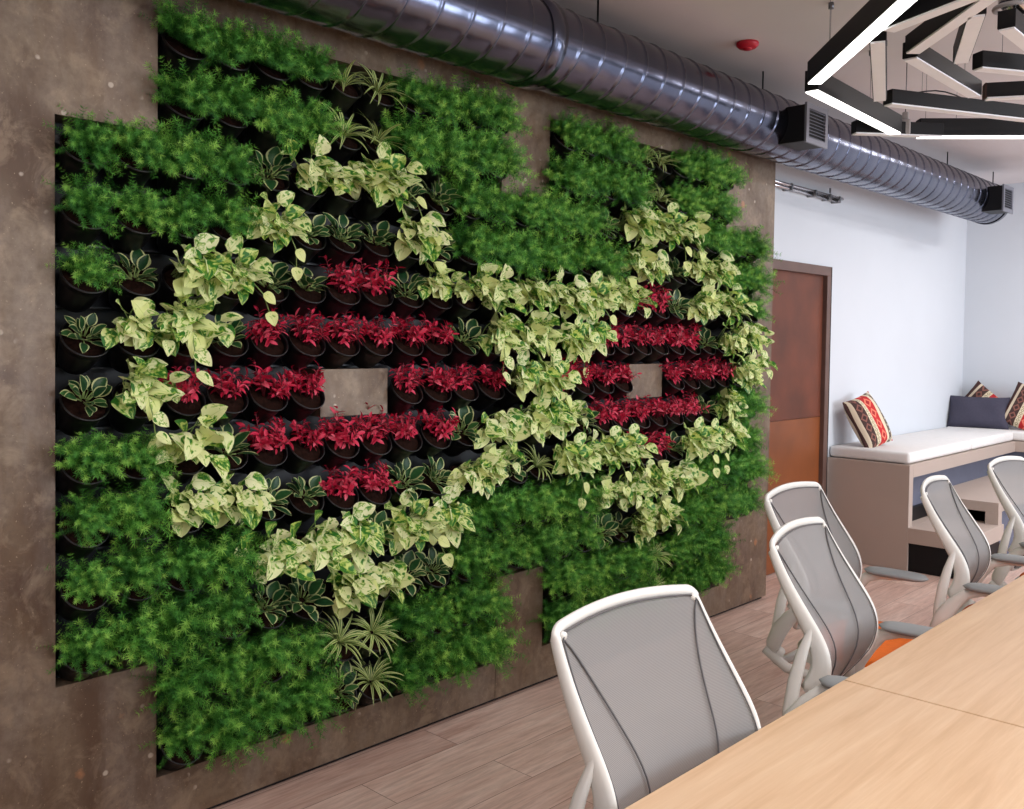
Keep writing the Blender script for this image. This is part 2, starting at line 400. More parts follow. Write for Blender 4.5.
def fern_mesh(seed):
    r = random.Random(seed); b = MB()
    lean = Vector((rv(r) * .2, -.7, .95)).normalized()
    for k in range(120):
        while True:
            d = Vector((rv(r), rv(r), rv(r)))
            if .2 < d.length < 1: break
        d = (d.normalized() * .92 + lean * 1.0).normalized()
        L = r.uniform(.06, .142)
        o = MT @ Vector((rv(r) * .035, rv(r) * .035, -.01)); n = 12; p = Vector(o); pts = [p.copy()]; dd = d.copy()
        for i in range(n):
            dd = (dd + Vector((rv(r) * .12, rv(r) * .12, -.046 + rv(r) * .06))).normalized(); p = p + dd * L / n; pts.append(p.copy())
        base = r.uniform(0, .6)
        for i in range(n):  # stalk
            a, c = pts[i], pts[i + 1]; sd = (c - a).cross(Vector((0, 0, 1)));
            if sd.length < 1e-6: continue
            sd = sd.normalized() * .0009
            b.add([a - sd, a + sd, c], [(0, 1, 2)], 0, [(0, 0)] * 3, base * .5)
        for i in range(3, n + 1):
            c = pts[i]; ax = (pts[i] - pts[i - 1]).normalized(); q = ax.orthogonal().normalized(); q2 = ax.cross(q)
            ph = r.uniform(0, 6.28); m = 6 if i < n else 9
            for j in range(m):
                th = ph + 2 * PI * j / m + rv(r) * .3; w = q * math.cos(th) + q2 * math.sin(th)
                nd = (w + ax * r.uniform(.25, .7)).normalized(); ln = r.uniform(.011, .02) * (1.1 if i == n else 1)
                side = nd.cross(ax).normalized() * r.uniform(.0006, .001)
                mid = c + nd * ln * .5 + Vector((0, 0, .0012)); tip = c + nd * ln
                b.add([c - side * .6, c + side * .6, mid + side, tip, mid - side], [(0, 1, 2, 3, 4)], 0, [(0, 0)] * 5, min(1, max(0, base + .42 * (i / n) ** 2 + rv(r) * .08)))
    return b.mesh('foliage', M['fern'], attr=True)

def leaf(b, base, d, up, L, W, prof, fold=.25, droop=.6, at=.5, nl=7, wave=0.0, ph=0, cup=0.0):
    """a leaf strip: base point, direction, up normal, length, half-width, outline function"""
    d = Vector(d).normalized(); sd = d.cross(Vector(up))
    if sd.length < 1e-3: sd = d.orthogonal()
    sd.normalize(); nn = sd.cross(d).normalized()
    pts = []; uvs = []; p = Vector(base); ang = 0
    cols = (-1, -.5, 0, .5, 1)
    for i in range(nl + 1):
        t = i / nl; a = -droop * t
        dd = (d * math.cos(a) + nn * math.sin(a)).normalized(); nv = sd.cross(dd).normalized()
        if i: p = p + dd * L / nl
        w = W * prof(t); row = []
        for c in cols:
            row.append(p + sd * c * w * math.cos(fold) + nv * (abs(c) * w * math.sin(fold) + wave * w * math.sin(5 * t + ph + c * 1.7) - cup * w * c * c))
        pts.append(row); uvs.append([(c, t) for c in cols])
    b.grid(pts, uvs, 0, at, True)
def heart(t): return max(.02, (math.sin(PI * min(1, t ** .62)) ** .75) * (1.0 if t > .12 else .55 + 3.7 * t)) if t < .995 else .0
def oval(t): return max(.0, math.sin(PI * t ** .85) ** .8) if 0 < t < .995 else .06 * (t < .5)
def lance(t): return (.25 + 1.5 * t if t < .35 else .775 * (1 - ((t - .35) / .65) ** 1.7) + .0) if t < .995 else 0.0
def blade(t): return (.5 + .5 * min(1, t * 3)) * (1 - max(0, t - .45) / .55) ** .8 if t < .995 else 0.0

def pothos_mesh(seed):
    r = random.Random(seed); b = MB(); s = MB()
    for k in range(34):
        az = rv(r); el = rv(r)
        d = Vector((az * 1.0, -.75 - .35 * r.random(), .15 + el * .75)).normalized()
        o = MT @ Vector((rv(r) * .03, rv(r) * .03, -.01))
        ln = r.uniform(.03, .105); p = o + Vector((0, -.005, .02)) + d * ln + Vector((0, 0, .015 - .2 * max(0, ln - .08)))
        mid = (o + p) / 2 + Vector((0, -.005, .015)); s.tube([o, mid, p], [.0024, .002, .0015], 5)
        L = r.uniform(.048, .09); ld = (d * .75 + Vector((rv(r) * .8, -.1 + rv(r) * .3, -.35 + rv(r) * .75))).normalized()
        up = (Vector((rv(r) * .5, -1, .75 + rv(r) * .4))).normalized()
        leaf(b, p, ld, up, L, L * r.uniform(.36, .46), heart, r.uniform(.1, .45), r.uniform(.1, .9), r.random(), 8, .10, r.uniform(0, 6))
    if seed % 4 == 1:  # a trailing shoot
        p = MT @ Vector((.01, -.03, 0)); x = rv(r) * .03; pts = [p, p + Vector((x, -.05, .02)), p + Vector((x * 2, -.075, -.04)), p + Vector((x * 2.5, -.07, -.1))]
        s.tube(pts, .002, 5)
        for q in pts[1:]:
            leaf(b, q, Vector((rv(r), -.4, -.8)), (rv(r) * .4, -1, .4), r.uniform(.045, .062), .022, heart, .25, .4, r.random(), 8, .1)
    return b.mesh('leaves', M['pothos'], attr=True), s.mesh('stems', M['stem'])

def pep_mesh(seed):
    r = random.Random(seed); b = MB(); s = MB(); n = 18
    for k in range(n):
        ring = k / n; a = k * 2.4 + rv(r) * .3
        spread = .3 + 1.5 * ring
        d = MT.to_3x3() @ Vector((math.cos(a) * spread, math.sin(a) * spread, 1.0 - .45 * ring)).normalized()
        o = MT @ Vector((math.cos(a) * .01, math.sin(a) * .01, -.01)); p = o + d * r.uniform(.012, .036)
        s.tube([o, p], [.0022, .0018], 5)
        up = (MT.to_3x3() @ Vector((-math.cos(a) * .8, -math.sin(a) * .8, .8))).normalized()
        L = r.uniform(.038, .064); leaf(b, p, d, up, L, L * r.uniform(.31, .40), oval, .22, r.uniform(.2, .8), r.random(), 8)
    return b.mesh('leaves', M['pep'], attr=True), s.mesh('stems', M['stem'])

def spider_mesh(seed):
    r = random.Random(seed); b = MB()
    for k in range(26):
        ring = k / 26; a = k * 2.4 + rv(r) * .3; spread = .12 + .95 * ring
        d = MT.to_3x3() @ Vector((math.cos(a) * spread, math.sin(a) * spread, 1.0)).normalized()
        o = MT @ Vector((math.cos(a) * .008, math.sin(a) * .008, -.01))
        up = (MT.to_3x3() @ Vector((-math.cos(a), -math.sin(a), .5))).normalized()
        L = r.uniform(.09, .15); leaf(b, o, d, up, L, r.uniform(.0055, .0085), blade, .3, r.uniform(.9, 2.1), r.random(), 12)
    return b.mesh('leaves', M['spider'], attr=True)

def red_mesh(seed):
    r = random.Random(seed); b = MB(); s = MB()
    for k in range(17):
        a = k * 2.4 + rv(r) * .4; spread = .15 + 1.0 * (k / 17)
        d = (Matrix.Rotation(R_(22), 3, 'X') @ Vector((math.cos(a) * spread * 1.2, math.sin(a) * spread * .8, 1.0))).normalized()
        o = MT @ Vector((math.cos(a) * .014, math.sin(a) * .014, -.012)); L = r.uniform(.04, .098)
        p1 = o + d * L * .5; p2 = o + d * L + Vector((0, 0, .004)); s.tube([o, p1, p2], [.0022, .002, .0014], 5)
        for j in range(10):
            t = .35 + .65 * j / 9; p = o + (p2 - o) * t; b2 = j * 2.4 + rv(r)
            q = d.orthogonal().normalized(); q2 = d.cross(q); out = q * math.cos(b2) + q2 * math.sin(b2)
            ld = (out * (1.1 - .55 * t) + d * (.25 + .5 * t) + Vector((0, 0, -.15))).normalized()
            Lf = r.uniform(.018, .034); leaf(b, p, ld, (d - out * .2).normalized(), Lf, Lf * r.uniform(.15, .22), oval, .3, r.uniform(.3, 1.0), r.random(), 5)
    return b.mesh('leaves', M['red'], attr=True), s.mesh('stems', M['redstem'])

V = {'F': [fern_mesh(s) for s in range(100, 107)], 'P': [pothos_mesh(s) for s in range(200, 208)], 'V': [pep_mesh(s) for s in range(300, 305)],
     'S': [spider_mesh(s) for s in range(400, 404)], 'R': [red_mesh(s) for s in range(500, 506)]}
# planting plan, top row first ('.' nothing, '#' steel square)
PLAN = [
 '..FFFFSSFF' 'FF..FFFFSS' 'FFFF..',
 '..FFFFSSFF' 'FF..FFFFSS' 'FFFF..',
 'FFFFVPPPVV' 'FFFFFFVPPP' 'PFFFFF',
 'FFFFPVVVPV' 'FFFFFFFPPV' 'VPPFFF',
 'FVPPVVRRVP' 'PPPPPPPPRR' 'VPPPVF',
 'VPPVRRRRRR' 'VPPPPPRRRR' 'RRVPPP',
 'VPRRRR##RR' 'RRPPRRRR##' 'RRRRPP',
 'FFPVRRRRRR' 'VPPPPVRRRR' 'RRVPFF',
 'FFPPVVRRVV' 'PPVSPPPPRR' 'VPPPFF',
 'FFFFPPPVPP' 'FFFFFFPPPP' 'PFFFFF',
 'FFFFVVPPVV' 'FFFFFFVVPP' 'FFFFFF',
 '..FFFFSSFF' 'FF..FFFFFS' 'FFFF..',
 '..FFFFVSFF' 'FF..FFFFFS' 'FFFF..']
KIND = {'F': ('potted_fern', 'feathery green fern', 'fern', 'feathery ferns in the plant wall'),
        'P': ('potted_pothos', 'cream and lime marbled pothos', 'pothos', 'cream and green pothos plants in the plant wall'),
        'V': ('potted_peperomia', 'cream edged dark leafy plant', 'houseplant', 'cream edged houseplants in the plant wall'),
        'S': ('potted_spider_plant', 'striped spider plant', 'spider plant', 'striped spider plants in the plant wall'),
        'R': ('potted_bloodleaf', 'crimson leaved plant', 'red plant', 'crimson plants around the steel squares')}
ORD = ['first', 'second', 'third', 'fourth', 'fifth', 'sixth', 'seventh', 'eighth', 'ninth', 'tenth', 'eleventh', 'twelfth', 'thirteenth', 'fourteenth']
protos = {}
def make_plant(kind, vi):
    root = bpy.data.objects.new(KIND[kind][0], None); COL.objects.link(root); root.empty_display_size = .05
    link('pot', POT, root); link('soil', SOIL, root); m = V[kind][vi]
    if kind in 'FS': link('foliage' if kind == 'F' else 'leaves', m, root)
    else:
        link('leaves', m[0], root); link('stems', m[1], root)
    return root
def copy_thing(o):
    c = o.copy(); COL.objects.link(c)
    for ch in o.children:
        k = ch.copy(); COL.objects.link(k); k.parent = c
    return c
for ri, row in enumerate(PLAN):
    r = 12 - ri
    assert len(row) == 26, (ri, len(row))
    nn = sum(ch in 'FPVSR' for ch in row)
    for c, ch in enumerate(row):
        if ch not in 'FPVSR': continue
        vi = rng.randrange(len(V[ch])); key = (ch, vi)
        if key not in protos: protos[key] = o = make_plant(ch, vi)
        else: o = copy_thing(protos[key])
        o.location = (gx(c) + PC / 2, -.022, gz(r) + PR / 2 + .004)
        o.rotation_euler = (0, 0, 0)
        for k in o.children:
            if k.name.split('.')[0] in ('foliage', 'leaves', 'stems'):
                if k.name.startswith('stems'): continue
                ry = rng.uniform(-.35, .35); sc = rng.uniform(.86, 1.30) if ch == 'F' else rng.uniform(1.05, 1.28) if ch in 'RV' else rng.uniform(.92, 1.16)
                if c == 0: ry = rng.uniform(.0, .35); sc = rng.uniform(.8, .95)
                rot = Euler((rng.uniform(-.25, .22), ry, rng.uniform(-.25, .25))); k.rotation_euler = rot; k.scale = (sc,) * 3
                k.location = (rng.uniform(-.008, .008), rng.uniform(-.008, 0), rng.uniform(-.012, .012)) if ch == 'F' else (0, 0, 0)
                for k2 in o.children:
                    if k2.name.startswith('stems'): k2.rotation_euler = rot; k2.scale = (sc,) * 3
        name, look, cat, grp = KIND[ch]
        if ch == 'R':
            left = c < 13; base = 4 if left else 16
            run = [q for q in range(26) if row[q] == 'R' and (q < 13) == left]; sq = 'left steel square' if left else 'right steel square'
            if r == 6:
                inner = [q for q in run if (q < base + 3) == (c < base + 3)]; side = 'left of' if c < base + 3 else 'right of'
                lab = '%s, %s from left of the four directly %s the %s' % (look, ORD[inner.index(c)], side, sq)
            elif r in (7, 5): lab = '%s, %s from left of six directly %s the %s' % (look, ORD[run.index(c)], 'above' if r == 7 else 'below', sq)
            else: lab = '%s, %s one of the pair two rows %s the %s' % (look, ['left', 'right'][run.index(c)], 'above' if r == 8 else 'below', sq)
        else:
            cells = [q for q in range(26) if row[q] not in '.#']
            half = [q for q in cells if (q < 13) == (c < 13)]
            i = half.index(c)
            if r == 12: rw = 'top row'
            elif r == 0: rw = 'bottom row'
            elif r > 6: rw = '%s row down' % ORD[12 - r]
            else: rw = '%s row up' % ORD[r]
            if c < 13: pl = '%s pot from left end of the %s' % (ORD[i], rw)
            else: pl = '%s pot from right end of the %s' % (ORD[len(half) - 1 - i], rw)
            lab = '%s, %s' % (look, pl)
        tag(o, lab, cat, grp)

# ------------------------------------------------------------------ ventilation duct
YD, ZD, RD = -.205, 2.728, .165
t = thing('air_duct', 'large round galvanised spiral duct running above the plant wall', 'duct', (0, YD, ZD))
b = MB(); pitch = .148; dx = .0049; nx = int((8.56 + .6) / dx); n = 64; rows = []
for i in range(nx + 1):
    x = -.6 + i * dx; row = []
    for j in range(n + 1):
        th = 2 * PI * j / n; fr = (x / pitch + .0 - th / (2 * PI)) % 1.0
        d = min(fr, 1 - fr) * pitch
        r = RD + .0055 * math.exp(-(d / .0052) ** 2) - .0007 * math.cos(2 * PI * fr)
        row.append(Vector((x, -r * math.cos(th), r * math.sin(th))))
    rows.append(row)
b.grid(rows, flip=True); build('spiral_pipe', b, M['duct'], t)
b = MB(); mt = Matrix.Translation((8.56, 0, 0)) @ Matrix.Rotation(PI / 2, 4, 'Y')
b.lathe([(RD + .006, -.02), (RD + .006, .02), (RD - .006, .07), (RD * .85, .12), (RD * .55, .155), (.0, .165)], 48, mt); build('end_cap', b, M['duct'], t)
b = MB(); mt = Matrix.Translation((2.83, 0, 0)) @ Matrix.Rotation(PI / 2, 4, 'Y')
b.lathe([(RD + .001, -.04), (RD + .012, -.036), (RD + .012, .036), (RD + .001, .04)], 48, mt); build('joint_collar', b, M['duct'], t)
for xv in (4.70, 8.05):
    v = MB(); x1 = xv + .235; zl, zh = -.125, .065; yf = -.27
    v.box(xv, x1, yf + .012, -.05, zl, zh)
    vb = build('vent_box', v, M['black'], t, bevel=.003)
    g = MB()
    for q in ((xv - .008, xv + .022, zl - .008, zh + .008), (x1 - .022, x1 + .008, zl - .008, zh + .008), (xv + .022, x1 - .022, zl - .008, zl + .02), (xv + .022, x1 - .022, zh - .02, zh + .008)):
        g.box(q[0], q[1], yf, yf + .012, q[2], q[3])
    gf = build('grille_frame', g, M['grille'], vb)
    g = MB(); nz = 9
    for k in range(nz):
        z = zl + .026 + (zh - zl - .05) * k / (nz - 1); g.bar((xv + .022, yf + .006, z), (x1 - .022, yf + .006, z), .012, .0035, up=(0, -.5, .85))
    build('louvre', g, M['louvre'], gf)
for xh in (3.29, 4.75, 7.63, 8.74):
    g = MB(); g.tube([(xh, .015, RD - .02), (xh, .015, ZC - ZD)], .0045, 8); build('hanger_rod', g, M['black'], t)
# fire alarm
t = MB(); t.lathe([(.052, 0), (.055, -.006), (.053, -.016), (.04, -.028), (.0, -.03)], 28, cap0=True)
o = build('fire_alarm', t, M['red_pl'], loc=(4.245, -.375, ZC)); tag(o, 'small round red alarm on the ceiling above the duct', 'fire alarm')
b = MB(); b.lathe([(.022, -.0295), (.02, -.036), (.0, -.037)], 20); build('sensor_dome', b, M['red_pl'], o)
# rail on the white wall
t = thing('wall_rail', 'thin chrome pipe rail with clamps on white wall above doorway', 'rail', (0, .185, 2.574))
b = MB(); b.tube([(5.30, 0, .008), (6.64, 0, .008)], .010, 12); b.tube([(5.30, .012, -.012), (6.61, .012, -.012)], .012, 12); build('pipe', b, M['chrome'], t)
for x in (5.85, 6.2, 6.43, 6.58):
    b = MB(); b.box(x - .010, x + .010, -.013, .055, -.027, .020); build('clamp', b, M['metal'], t, bevel=.003)
b = MB(); b.box(6.42, 6.43, -.01, 0, .026, .06); build('pin', b, M['metal'], t)

# ------------------------------------------------------------------ hanging light bars (an angular web under the ceiling)
ZB = 2.6
BARS = [ # x0,y0,x1,y1,lit,label
 (3.70, -.985, 2.93, -1.67, 1, 'lit black light bar running towards the top edge, nearest the fire alarm'),
 (3.80, -.925, 4.84, -.875, 1, 'lit black light bar hanging just in front of the duct vent'),
 (4.985, -.93, 5.66, -1.73, 1, 'lit black light bar farthest from the plant wall planters, beyond the sensor box'),
 (3.544, -1.43, 2.95, -1.98, 0, 'unlit black light bar parallel to the brightest lit bar'),
 (3.60, -1.40, 4.33, -1.40, 0, 'unlit black light bar slanting down to the right in the web centre'),
 (3.33, -1.39, 4.14, -1.075, 0, 'unlit bar seen end on as an upright white strip beside the lit corner'),
 (4.225, -1.075, 5.15, -1.55, 0, 'longest unlit black light bar crossing low above the far lit bar'),
 (3.90, -1.54, 4.42, -1.87, 0, 'unlit black light bar at right edge, above the one with a coloured end'),
 (4.40, -1.42, 4.80, -2.15, 0, 'unlit light bar with a reddish brown end at right edge of the web'),
 (3.27, -1.73, 3.78, -1.52, 0, 'short unlit light bar standing almost upright below the round spotlight'),
 (3.47, -1.76, 4.0, -1.76, 0, 'unlit light bar slanting down at top right beside the spotlight'),
 (3.24, -1.46, 3.02, -1.95, 0, 'unlit light bar close behind the brightest lit bar'),
 (4.70, -.72, 5.05, -1.02, 0, 'unlit light bar half hidden between duct and the lit bar near vent'),
 (3.30, -1.93, 3.62, -2.3, 0, 'unlit light bar cut by the top right corner'),
]
for x0, y0, x1, y1, lit, lab in BARS:
    L = math.hypot(x1 - x0, y1 - y0); a = math.atan2(y1 - y0, x1 - x0); w = .060 if lit else .056; h = .092 if lit else .066
    t = thing('pendant_light_bar', lab, 'light bar', (x0, y0, ZB), a, 'light bars of the angular ceiling web')
    b = MB(); b.box(0, L, -w / 2, w / 2, .006, h); build('housing', b, M['black'], t, bevel=.0015, seg=1)
    b = MB(); b.box(.004, L - .004, -w / 2 + .004, w / 2 - .004, 0, .006); build('diffuser', b, M['led'] if lit else M['diff'], t)
    if 'reddish' in lab:
        b = MB(); b.box(-.006, 0, -w / 2, w / 2, 0.004, h); build('end_cap', b, M['brown'], t)['label'] = 'brown end cap'
    for f in (.18, .82):
        b = MB(); b.tube([(L * f, 0, h), (L * f, 0, ZC - ZB)], .0011, 5); b.lathe([(.012, 0), (.012, .025), (.0, .026)], 10, Matrix.Translation((L * f, 0, ZC - ZB - .026)), cap0=True)
        build('suspension_wire', b, M['wire'], t)
t = MB(); t.box(-.035, .035, -.025, .025, 0, .075); t.box(-.018, .018, -.015, .015, .075, .115)
o = build('sensor_box', t, M['box'], loc=(4.91, -.895, ZB + .005), bevel=.006); o.rotation_euler = (0, 0, R_(20)); tag(o, 'pale grey sensor box in the corner joining two lit light bars', 'sensor')
b = MB(); b.tube([(0, 0, .115), (0, 0, ZC - ZB - .005)], .0025, 6); build('stem', b, M['wire'], o)
t = thing('ceiling_spotlight', 'round glass and metal spotlight between bars at top right', 'spotlight', (3.62, -1.735, 2.71))
b = MB(); b.lathe([(.0, -.012), (.03, -.01), (.05, .0), (.058, .02), (.055, .05), (.03, .07), (.012, .075)], 24, Matrix.Rotation(R_(25), 4, 'X')); build('lamp_head', b, M['chrome'], t)
b = MB(); b.tube([(.056 * math.cos(i * PI / 12), .056 * math.sin(i * PI / 12), .005) for i in range(24)], .008, 8, closed=True); build('rim', b, M['box'], t)
b = MB(); b.tube([(0, 0, .06), (0, 0, ZC - 2.71)], .005, 8); build('stem', b, M['metal'], t)
# cable loop resting on the long bar
b = MB(); b.tube([(4.36 + .05 * i, -1.145 - .025 * i + .0 * i, 2.668 + .022 * math.sin(PI * i / 5)) for i in range(6)], .003, 6)
o = build('cable_loop', b, M['black']); tag(o, 'short black cable loop on the longest unlit light bar', 'cable')

# ------------------------------------------------------------------ conference table
for i, (a, c, lab) in enumerate(((.36, 2.224, 'pale oak table section nearest the camera, in front of the closest chair'), (2.229, 4.1, 'pale oak table section beyond the thin seam, middle right'), (4.105, 5.98, 'far pale oak table section beside the two farthest chairs'))):
    t = thing('conference_table', lab, 'table', ((a + c) / 2, -2.5, 0), 0, 'sections of the long oak conference table')
    hx = (c - a) / 2; b = MB(); b.box(-hx, hx, -.7, .7, .712, .74); build('tabletop', b, M['oak'], t, bevel=.0015, seg=2)
    b = MB(); b.box(-hx + .25, hx - .25, -.03, .03, .65, .712); build('beam', b, M['whitepl'], t)
    for sx in (-1, 1):
        for sy in (-1, 1):
            b = MB(); b.box(sx * (hx - .3) - .03, sx * (hx - .3) + .03, sy * .45 - .03, sy * .45 + .03, 0, .712); build('leg', b, M['whitepl'], t, bevel=.003)

# ------------------------------------------------------------------ mesh office chair (origin on floor, faces -y; y=0 at the head of the backrest)
def prof_y(z):   # side profile of the backrest
    P = [(.50, -.060), (.55, -.092), (.60, -.120), (.66, -.147), (.70, -.152), (.75, -.142), (.81, -.103), (.89, -.052), (.95, -.022), (1.0, .0), (1.04, .014)]
    for (z0, y0), (z1, y1) in zip(P, P[1:]):
        if z <= z1: t = (z - z0) / (z1 - z0); return y0 + (y1 - y0) * t
    return P[-1][1]
def smooth_y(z): return sum(prof_y(z + d) for d in (-.04, -.025, -.01, 0, .01, .025, .04)) / 7
def halfw(z):
    t = (z - .5) / .5
    return .222 + .016 * math.sin(PI * min(1, max(0, (1 - t) * .93)) ** .9) - .03 * max(0, .3 - t)
ZT, ZBk = 1.0, .515
def surf(u, z):
    w = halfw(z); hollow = -.030 * (u * u) * (.55 + .45 * math.sin(PI * min(1, max(0, (z - .5) * 2))))
    return Vector((u * w, smooth_y(z) + hollow + .012, z))
def topz(u): return ZT + .016 * (1 - u * u)
def botz(u): return ZBk + .10 * (abs(u) ** 2.2)
def make_chair():
    t = bpy.data.objects.new('office_chair', None); COL.objects.link(t)
    # perimeter path
    per = []; upv = []; rad = []
    N = 26
    def P(u, f):
        z = botz(u) + (topz(u) - botz(u)) * f; return surf(u, z)
    seq = []
    for i in range(N): seq.append((-1, .04 + .92 * i / (N - 1)))
    for i in range(5): a = PI / 2 * (i + 1) / 6; seq.append((-1 + .09 * (1 - math.cos(a)), .96 + .04 * math.sin(a)))
    for i in range(N): seq.append((-.9 + 1.8 * i / (N - 1), 1))
    for i in range(5): a = PI / 2 * (5 - i) / 6; seq.append((1 - .09 * (1 - math.cos(a)), .96 + .04 * math.sin(a)))
    for i in range(N): seq.append((1, .96 - .92 * i / (N - 1)))
    for i in range(N): seq.append((.93 - 1.86 * i / (N - 1), 0))
    for u, f in seq:
        per.append(P(u, f)); upv.append((0, 1, .1))
    k = len(per); b = MB(); vs = []; m = 10
    for i, p in enumerate(per):
        u, f = seq[i]
        tan = (per[(i + 1) % k] - per[i - 1]).normalized(); a = tan.cross(Vector((0, 1, 0))).normalized(); d = a.cross(tan).normalized()
        if f == 1 or (abs(u) < .999 and f > .9): wi, de = .0135, .008
        elif f == 0: wi, de = .010, .010
        else: wi, de = .0085 + .004 * (1 - f), .012 + .022 * max(0, 1 - f) ** 1.2
        for j in range(m):
            th = 2 * PI * j / m; cx_ = math.cos(th); sy_ = math.sin(th)
            vs.append(p + a * wi * cx_ + d * de * sy_ * 1.0 + Vector((0, de * .75, 0)))
    fs = []
    for i in range(k):
        for j in range(m): fs.append((i * m + j, i * m + (j + 1) % m, ((i + 1) % k) * m + (j + 1) % m, ((i + 1) % k) * m + j))
    b.add(vs, fs, smooth=True); fr = build('backrest_frame', b, M['whitepl'], t)
    # mesh panel
    b = MB(); rows = []
    for i in range(33):
        row = []
        for j in range(25):
            u = -.985 + 1.97 * j / 24; f = .012 + .976 * i / 32; p = P(u, f); row.append(p + Vector((0, -.002 + .006 * (1 - u * u) * math.sin(PI * f), 0)))
        rows.append(row)
    b.grid(rows); mp = build('mesh_backrest', b, M['mesh'], t)
    # dark edge cord between mesh and frame
    b = MB(); pts = []
    for u, f in seq: pts.append(P(u * .968, .012 + f * .972) + Vector((0, -.005, 0)))
    b.tube(pts, .0016, 6, closed=True); build('edge_cord', b, M['seam'], mp)
    for s in (-1, 1):
        b = MB(); pts = []
        for i in range(22):
            f = i / 21; u = s * (.95 - .50 * math.sin(PI / 2 * min(1, f * 1.25)) ** .85); pts.append(P(u, .955 - .94 * f) + Vector((0, -.0045, 0)))
        b.tube(pts, .0021, 6); build('seam', b, M['seam'], mp)
        b = MB(); c = P(s * .945, .972); b.lathe([(.0085, -.003), (.0085, .002), (.0, .003)], 14, Matrix.Translation(c + Vector((0, -.004, 0))) @ Matrix.Rotation(PI / 2, 4, 'X')); build('corner_clip', b, M['whitepl'], fr)
        # upright behind the side of the frame, dropping straight to the hinge
        b = MB(); pts = [Vector((s * (halfw(.87) + .000), smooth_y(.87) - .012, .87)), Vector((s * (halfw(.80) + .004), smooth_y(.80) - .008, .80)), Vector((s * .257, -.100, .73)), Vector((s * .266, -.086, .66)), Vector((s * .278, -.078, .58)), Vector((s * .282, -.078, .50))]
        b.tube(pts, [.005, .010, .015, .018, .019, .017], 10, flat=.55, up=(1, 0, 0)); build('upright', b, M['whitepl'], fr)
        # arm: pad + sweeping bracket ending in a rounded lobe
        ar = MB(); pts = [Vector((s * .300, -.068, .485)), Vector((s * .306, -.078, .52)), Vector((s * .306, -.098, .57)), Vector((s * .302, -.132, .62)), Vector((s * .298, -.17, .66)), Vector((s * .298, -.22, .673)), Vector((s * .298, -.30, .676))]
        ar.tube(pts, [.014, .026, .028, .024, .019, .014, .009], 12, flat=.62, up=(1, 0, 0)); am = build('armrest', ar, M['whitepl'], t)
        pd = MB(); pr = []
        NP = 14
        for i in range(NP + 1):
            f = i / NP; w = .040 * max(.0, 1 - abs(2 * f - 1) ** 4) ** .5 + .002; hh = .0155 * max(0, 1 - abs(2 * f - 1) ** 4) ** .5 + .001
            ring = []
            for j in range(14):
                th = 2 * PI * j / 14
                ring.append(Vector((s * .298 + w * math.cos(th) + s * .0, -.158 - .235 * f, .689 + hh * math.sin(th))))
            ring.append(ring[0]); pr.append(ring)
        pd.grid(pr, flip=True); build('arm_pad', pd, M['arm'], am)
        b = MB(); b.tube([(s * .312, -.05, .50), (s * .29, -.12, .445), (s * .26, -.22, .425), (s * .16, -.30, .41)], [.016, .018, .016, .012], 10); build('arm_link', b, M['whitepl'], am)
    # lower yoke joining the uprights behind the seat
    b = MB(); pts = [Vector((.29 * math.cos(a), -.10 + .07 * math.sin(a), .50 - .10 * math.sin(a))) for a in [PI * i / 14 for i in range(15)]]
    b.tube(pts, .016, 10); build('yoke', b, M['whitepl'], t)
    # seat
    def seat_grid(rx, ry, cy, z, crown, drop=0):
        rings = []
        for i in range(9):
            q = i / 8; ring = []
            for j in range(40):
                th = 2 * PI * j / 40; c, s_ = math.cos(th), math.sin(th)
                ex = 2 / 3.4; x = math.copysign(abs(c) ** ex, c) * rx * q; y = math.copysign(abs(s_) ** ex, s_) * ry * q
                zz = z + crown * (1 - q ** 3) - .035 * max(0, -y / ry - .6) ** 1.5
                ring.append(Vector((x, cy + y, zz)))
            ring.append(ring[0]); rings.append(ring)
        low = [Vector((p.x * .97, cy + (p.y - cy) * .97, p.z - drop)) for p in rings[-1]]; rings.append(low)
        return rings
    b = MB(); b.grid(seat_grid(.25, .235, -.34, .515, .008, .04)); build('seat_cushion', b, M['orange'], t)
    b = MB(); g = seat_grid(.268, .25, -.338, .495, 0, .035); b.grid(g); build('seat_pan', b, M['whitepl'], t)
    # column and five star base
    b = MB(); b.lathe([(.06, .459), (.06, .40), (.028, .36), (.028, .2), (.035, .19), (.035, .1), (.05, .095), (.05, .06), (.0, .06)], 20, Matrix.Translation((0, -.33, 0)), cap0=True); build('column', b, M['whitepl'], t)
    for i in range(5):
        a = 2 * PI * i / 5 + .3; d = Vector((math.cos(a), math.sin(a), 0)); o = Vector((0, -.33, 0))
        b = MB(); b.tube([o + d * .03 + Vector((0, 0, .088)), o + d * .16 + Vector((0, 0, .085)), o + d * .3 + Vector((0, 0, .07))], [.024, .02, .014], 8, flat=.7, up=(0, 0, 1)); sp = build('base_spoke', b, M['whitepl'], t)
        side = d.cross(Vector((0, 0, 1)))
        for q in (-1, 1):
            b = MB(); cc = o + d * .3 + side * .014 * q + Vector((0, 0, .028)); mt = Matrix.Translation(cc) @ side.to_track_quat('Z', 'Y').to_matrix().to_4x4()
            b.lathe([(.0, -.009), (.024, -.009), (.028, -.005), (.028, .005), (.024, .009), (.0, .009)], 18, mt); build('caster', b, M['caster'], sp)
        b = MB(); b.tube([o + d * .3 + Vector((0, 0, .026)), o + d * .3 + Vector((0, 0, .075))], .006, 8); build('caster_stem', b, M['metal'], sp)
    return t
def copy_tree(o, parent=None):
    c = o.copy(); COL.objects.link(c); c.parent = parent
    for ch in o.children: copy_tree(ch, c)
    return c
CH = make_chair()
